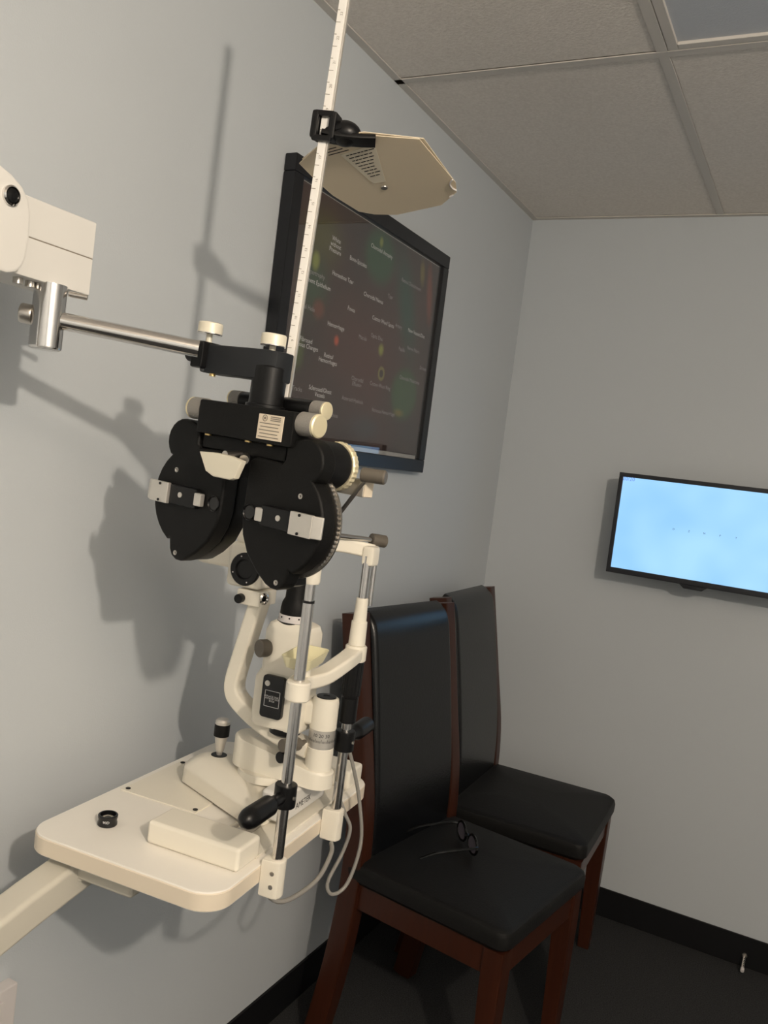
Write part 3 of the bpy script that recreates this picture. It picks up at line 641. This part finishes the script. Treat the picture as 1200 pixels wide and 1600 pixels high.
# carriage: front level box, rear rail, tilt and spread knobs
bx = part('carriage', 'black_crinkle', t, box((.006, .010, .080), (.168, .034, .044), .003), prism([(-.082, .060), (.086, .060), (.086, .072), (-.082, .072)], .05, (0, .06, 0), (1, 0, 0), (0, 0, 1), .002))
part('front_shoulder', 'black_crinkle', t, box((.0, .022, .049), (.150, .036, .020), .003), box((.0, .028, .03), (.034, .03, .04), .004))
part('rear_rail', 'black_satin', t, cyl((-.070, .064, .108), (.058, .064, .108), .0135, bev=.003))
for s in (-1, 1):
    k = part('level_knob', 'knurl_grey', t, lathe((s*.084+.005, .010, .089), (s, 0, 0), [(0, .012), (.001, .0148), (.024, .0148), (.0245, .0140)], 32))
    part('knob_face', 'knob_metal', k, lathe((s*.1085+.005, .010, .089), (s, 0, 0), [(0, .0146), (.003, .0146), (.0042, .0128), (.0044, .001)], 32))
    k = part('spread_knob', 'knurl_grey', t, lathe((s*.064-.006, .064, .110), (s, 0, 0), [(0, .010), (.001, .0118), (.019, .0118), (.0195, .011)], 28))
    part('knob_face', 'knob_metal', k, lathe((s*.0835-.006, .064, .110), (s, 0, 0), [(0, .0116), (.002, .0116), (.003, .0100), (.0032, .001)], 28))
for x in (-.062, .012, .050): part('brass_screw', 'brass', t, cyl((x, .001, .0585), (x, .001, .0560), .0045, n=18))
npl = part('name_plate', 'plate_beige', t, box((.054, -.0075, .0785), (.042, .0014, .031), .0004))
def plines(bm):
    for i in range(5):
        box((.053, -.0083, .0830-.0042*i), (.034-.004*(i % 2), .0004, .0011))(bm)
    for i in range(3): box((.062, -.0083, .0915-.0022*i), (.017, .0004, .0012))(bm)
part('plate_print', 'ink_grey', npl, plines)
part('plate_emblem', 'ink_grey', npl, lathe((.044, -.0081, .0892), (0, -1, 0), [(0, .0042), (.0003, .0042), (.0003, .0032), (0, .0031)], 24, False), lathe((.044, -.0081, .0892), (0, -1, 0), [(0, .0018), (.0003, .0018)], 16))
# forehead rest
part('forehead_rest', 'knob_cream', t, prism([(-.040, .013), (-.015, .0150), (.015, .0145), (.037, .011), (.028, -.012), (.020, -.0150), (-.010, -.0150), (-.024, -.010)], .010, (-.003, -.018, .022), (1, 0, 0), (0, 0, 1), .002))
part('forehead_stem', 'steel', t, cyl((-.002, -.022, .036), (-.002, .02, .040), .0055), cyl((.012, .0, .037), (.022, -.012, .034), .006))
# pivot column, clamp block to the arm, thumb knobs
pv = part('pivot_column', 'black_satin', t, lathe((0, .035, .094), (0, 0, 1), [(0, .026), (.012, .026), (.013, .0225), (.06, .0225), (.062, .021)], 36))
part('clamp_block', 'charcoal_paint', t, prism([(-.098, .0), (-.094, .004), (-.016, .004), (.010, .006), (.024, .016), (.028, .030), (.024, .046), (.010, .056), (-.02, .056), (-.06, .042), (-.095, .040), (-.098, .036)], .038, (-.005, .008, .1375), (1, 0, 0), (0, 1, 0), .002))
part('clamp_jaw', 'black_satin', t, box((-.107, .020, .1605), (.022, .036, .036), .003), lathe((-.128, .010, .1645), (td.x, .2, 0), [(0, .0145), (.014, .0145)], 24))
for x, y, z in ((-.104, .018, .1790), (-.002, .035, .172)):
    k = part('thumb_knob', 'knob_cream', t, lathe((x, y, z+.010), (0, 0, 1), [(0, .0150), (.0015, .0164), (.014, .0164), (.0155, .0152)], 36), cyl((x, y, z-.012), (x, y, z+.012), .0042))
    part('knob_rim', 'chrome', k, lathe((x, y, z+.0095), (0, 0, 1), [(0, .0160), (.001, .0167), (.002, .0167)], 36), lathe((x, y, z+.0248), (0, 0, 1), [(0, .0155), (.001, .0150), (.0012, .004)], 36))
part('clamp_screw', 'brass', t, cyl((-.088, .018, .143), (-.088, .018, .134), .0042, n=18))
# cross cylinder unit and lever on the far side
part('cross_cylinder_box', 'aluminium', t, box((.108, .100, .020), (.056, .020, .022), .0015))
part('cross_cylinder_face', 'plate_beige', t, box((.1365, .100, .020), (.0012, .018, .020)))
lv = part('lever', 'steel', t, cyl((.104, .085, -.022), (.140, .088, .034), .0028))
part('lever_knob', 'knob_brown', t, lathe((.133, .086, .038), (.94, .34, .02), [(0, .0085), (.001, .0092), (.030, .0092), (.032, .0075)], 24))

# ------------------------------------------------------------------ near point rod with card
RB = Vector((.456, -2.104, 1.545)); RD = Vector((.063, -.036, .997)).normalized()
rx = Vector((1, 0, 0)); rx = (rx-RD*rx.dot(RD)).normalized()
ang = R(14)
ry = RD.cross(rx); rxx = rx*math.cos(ang)+ry*math.sin(ang); ryy = RD.cross(rxx)
t = thing('reading_rod', 'white near point ruler rod standing up from the phoropter', 'reading rod', RB)
t.rotation_mode = 'QUATERNION'; t.rotation_quaternion = Matrix((rxx, ryy, RD)).transposed().to_quaternion()
rod = part('rod', 'rod_white', t, box((0, 0, .33), (.0105, .0060, .66), .0008))
part('rod_edge', 'aluminium', t, box((.0066, .0006, .33), (.0028, .0050, .66), .0004))
def marks(bm):
    for i in range(42):
        z = .05+.0145*i; ln = .0060 if i % 2 == 0 else .0032
        box((-.0050+ln/2, -.00315, z), (ln, .0003, .0006))(bm)
part('scale_marks', 'ink_grey', rod, marks, kind='stuff')
for i in range(20):
    text('lettering', str(8+i), 'ink_grey', rod, (.0008, -.00330, .060+.029*i), (0, 0, 1), (-1, 0, 0), .0048)
part('hinge', 'black_satin', t, box((0, .002, .004), (.018, .016, .02), .002))
part('hinge_pin', 'brass', t, cyl((0, -.008, .000), (0, -.012, .0), .003, n=14))
h = part('card_holder', 'black_satin', t, box((-.0115, 0, .360), (.010, .020, .034), .003), box((.0115, .004, .360), (.010, .026, .034), .003), box((0, -.0065, .3735), (.026, .006, .007), .0015), box((0, -.0065, .3435), (.026, .006, .007), .0015), box((0, .010, .360), (.03, .01, .034), .003),
         sphere((.024, .012, .357), .021, (1.0, .9, .75)))
# card discs: stacked cream octagon-like cards held level by the clip
cc0 = Vector((.4958, -1.9963, 1.8779)); nrm = Vector((-.1948, .1435, .9703)).normalized()
cxv = Vector((1, 0, 0)); cxv = (cxv-nrm*cxv.dot(nrm)).normalized(); cyv = nrm.cross(cxv)
t = thing('reading_card', 'cream near vision card wheel held level by the black clip on the rod', 'reading card', cc0)
t.rotation_mode = 'QUATERNION'; t.rotation_quaternion = Matrix((cxv, cyv, nrm)).transposed().to_quaternion()
oc = [(-.079, -.081), (-.031, -.108), (.000, -.110), (.024, -.106), (.090, -.065), (.095, .050), (.087, .074), (.054, .098), (-.017, .097), (-.048, .082), (-.065, .065), (-.078, .009), (-.080, -.034)]
def card_out(k, rot):
    return [(k*(x*math.cos(rot)-y*math.sin(rot)), k*(x*math.sin(rot)+y*math.cos(rot))) for x, y in oc]
part('card', 'card_sheet', t, prism(card_out(1.0, 0), .0012, (0, 0, -.0006)))
part('card', 'card_sheet', t, prism(card_out(.99, R(3)), .0012, (.002, -.001, .0016)))
cw = part('card_window', 'card_paper', t, prism([(-.018, -.077), (.034, -.080), (.008, .006), (-.010, .003)], -.0006, (0, 0, -.0008)))
part('rivet', 'steel', t, lathe((-.001, .020, -.0008), (0, 0, -1), [(0, .005), (.0012, .0045), (.0012, .002)], 20))
def clines(bm):
    for i in range(9):
        y = -.072+.0072*i; wv = .040-.0034*i
        x = -.012+.0008*i
        while x < -.012+.0008*i+wv-.003:
            L = random.uniform(.003, .008); box((x+L/2, y, -.0016), (L, .0016, .0003))(bm); x += L+.0014
    for i in range(3):
        box((-.030+.006*i, -.094+.006*i, -.0009), (.03, .0014, .0003))(bm)
part('card_print', 'ink', cw, clines)
part('card_notch', 'outlet_white', t, tube([(.094, .040, -.001), (.087, .048, -.0015), (.086, .060, -.0015), (.089, .068, -.001)], .0012, 6), tube([(.080, .078, -.001), (.074, .080, -.0015)], .0012, 6))
part('clip_arm', 'black_satin', t, sweep([(-.020, -.122, .001), (.0, -.112, -.003), (.022, -.100, -.0045), (.040, -.090, -.0042)], rrect(.022, .007, .002, 2), (0, 0, 1), 5), box((-.004, -.116, .006), (.028, .018, .010), .003))
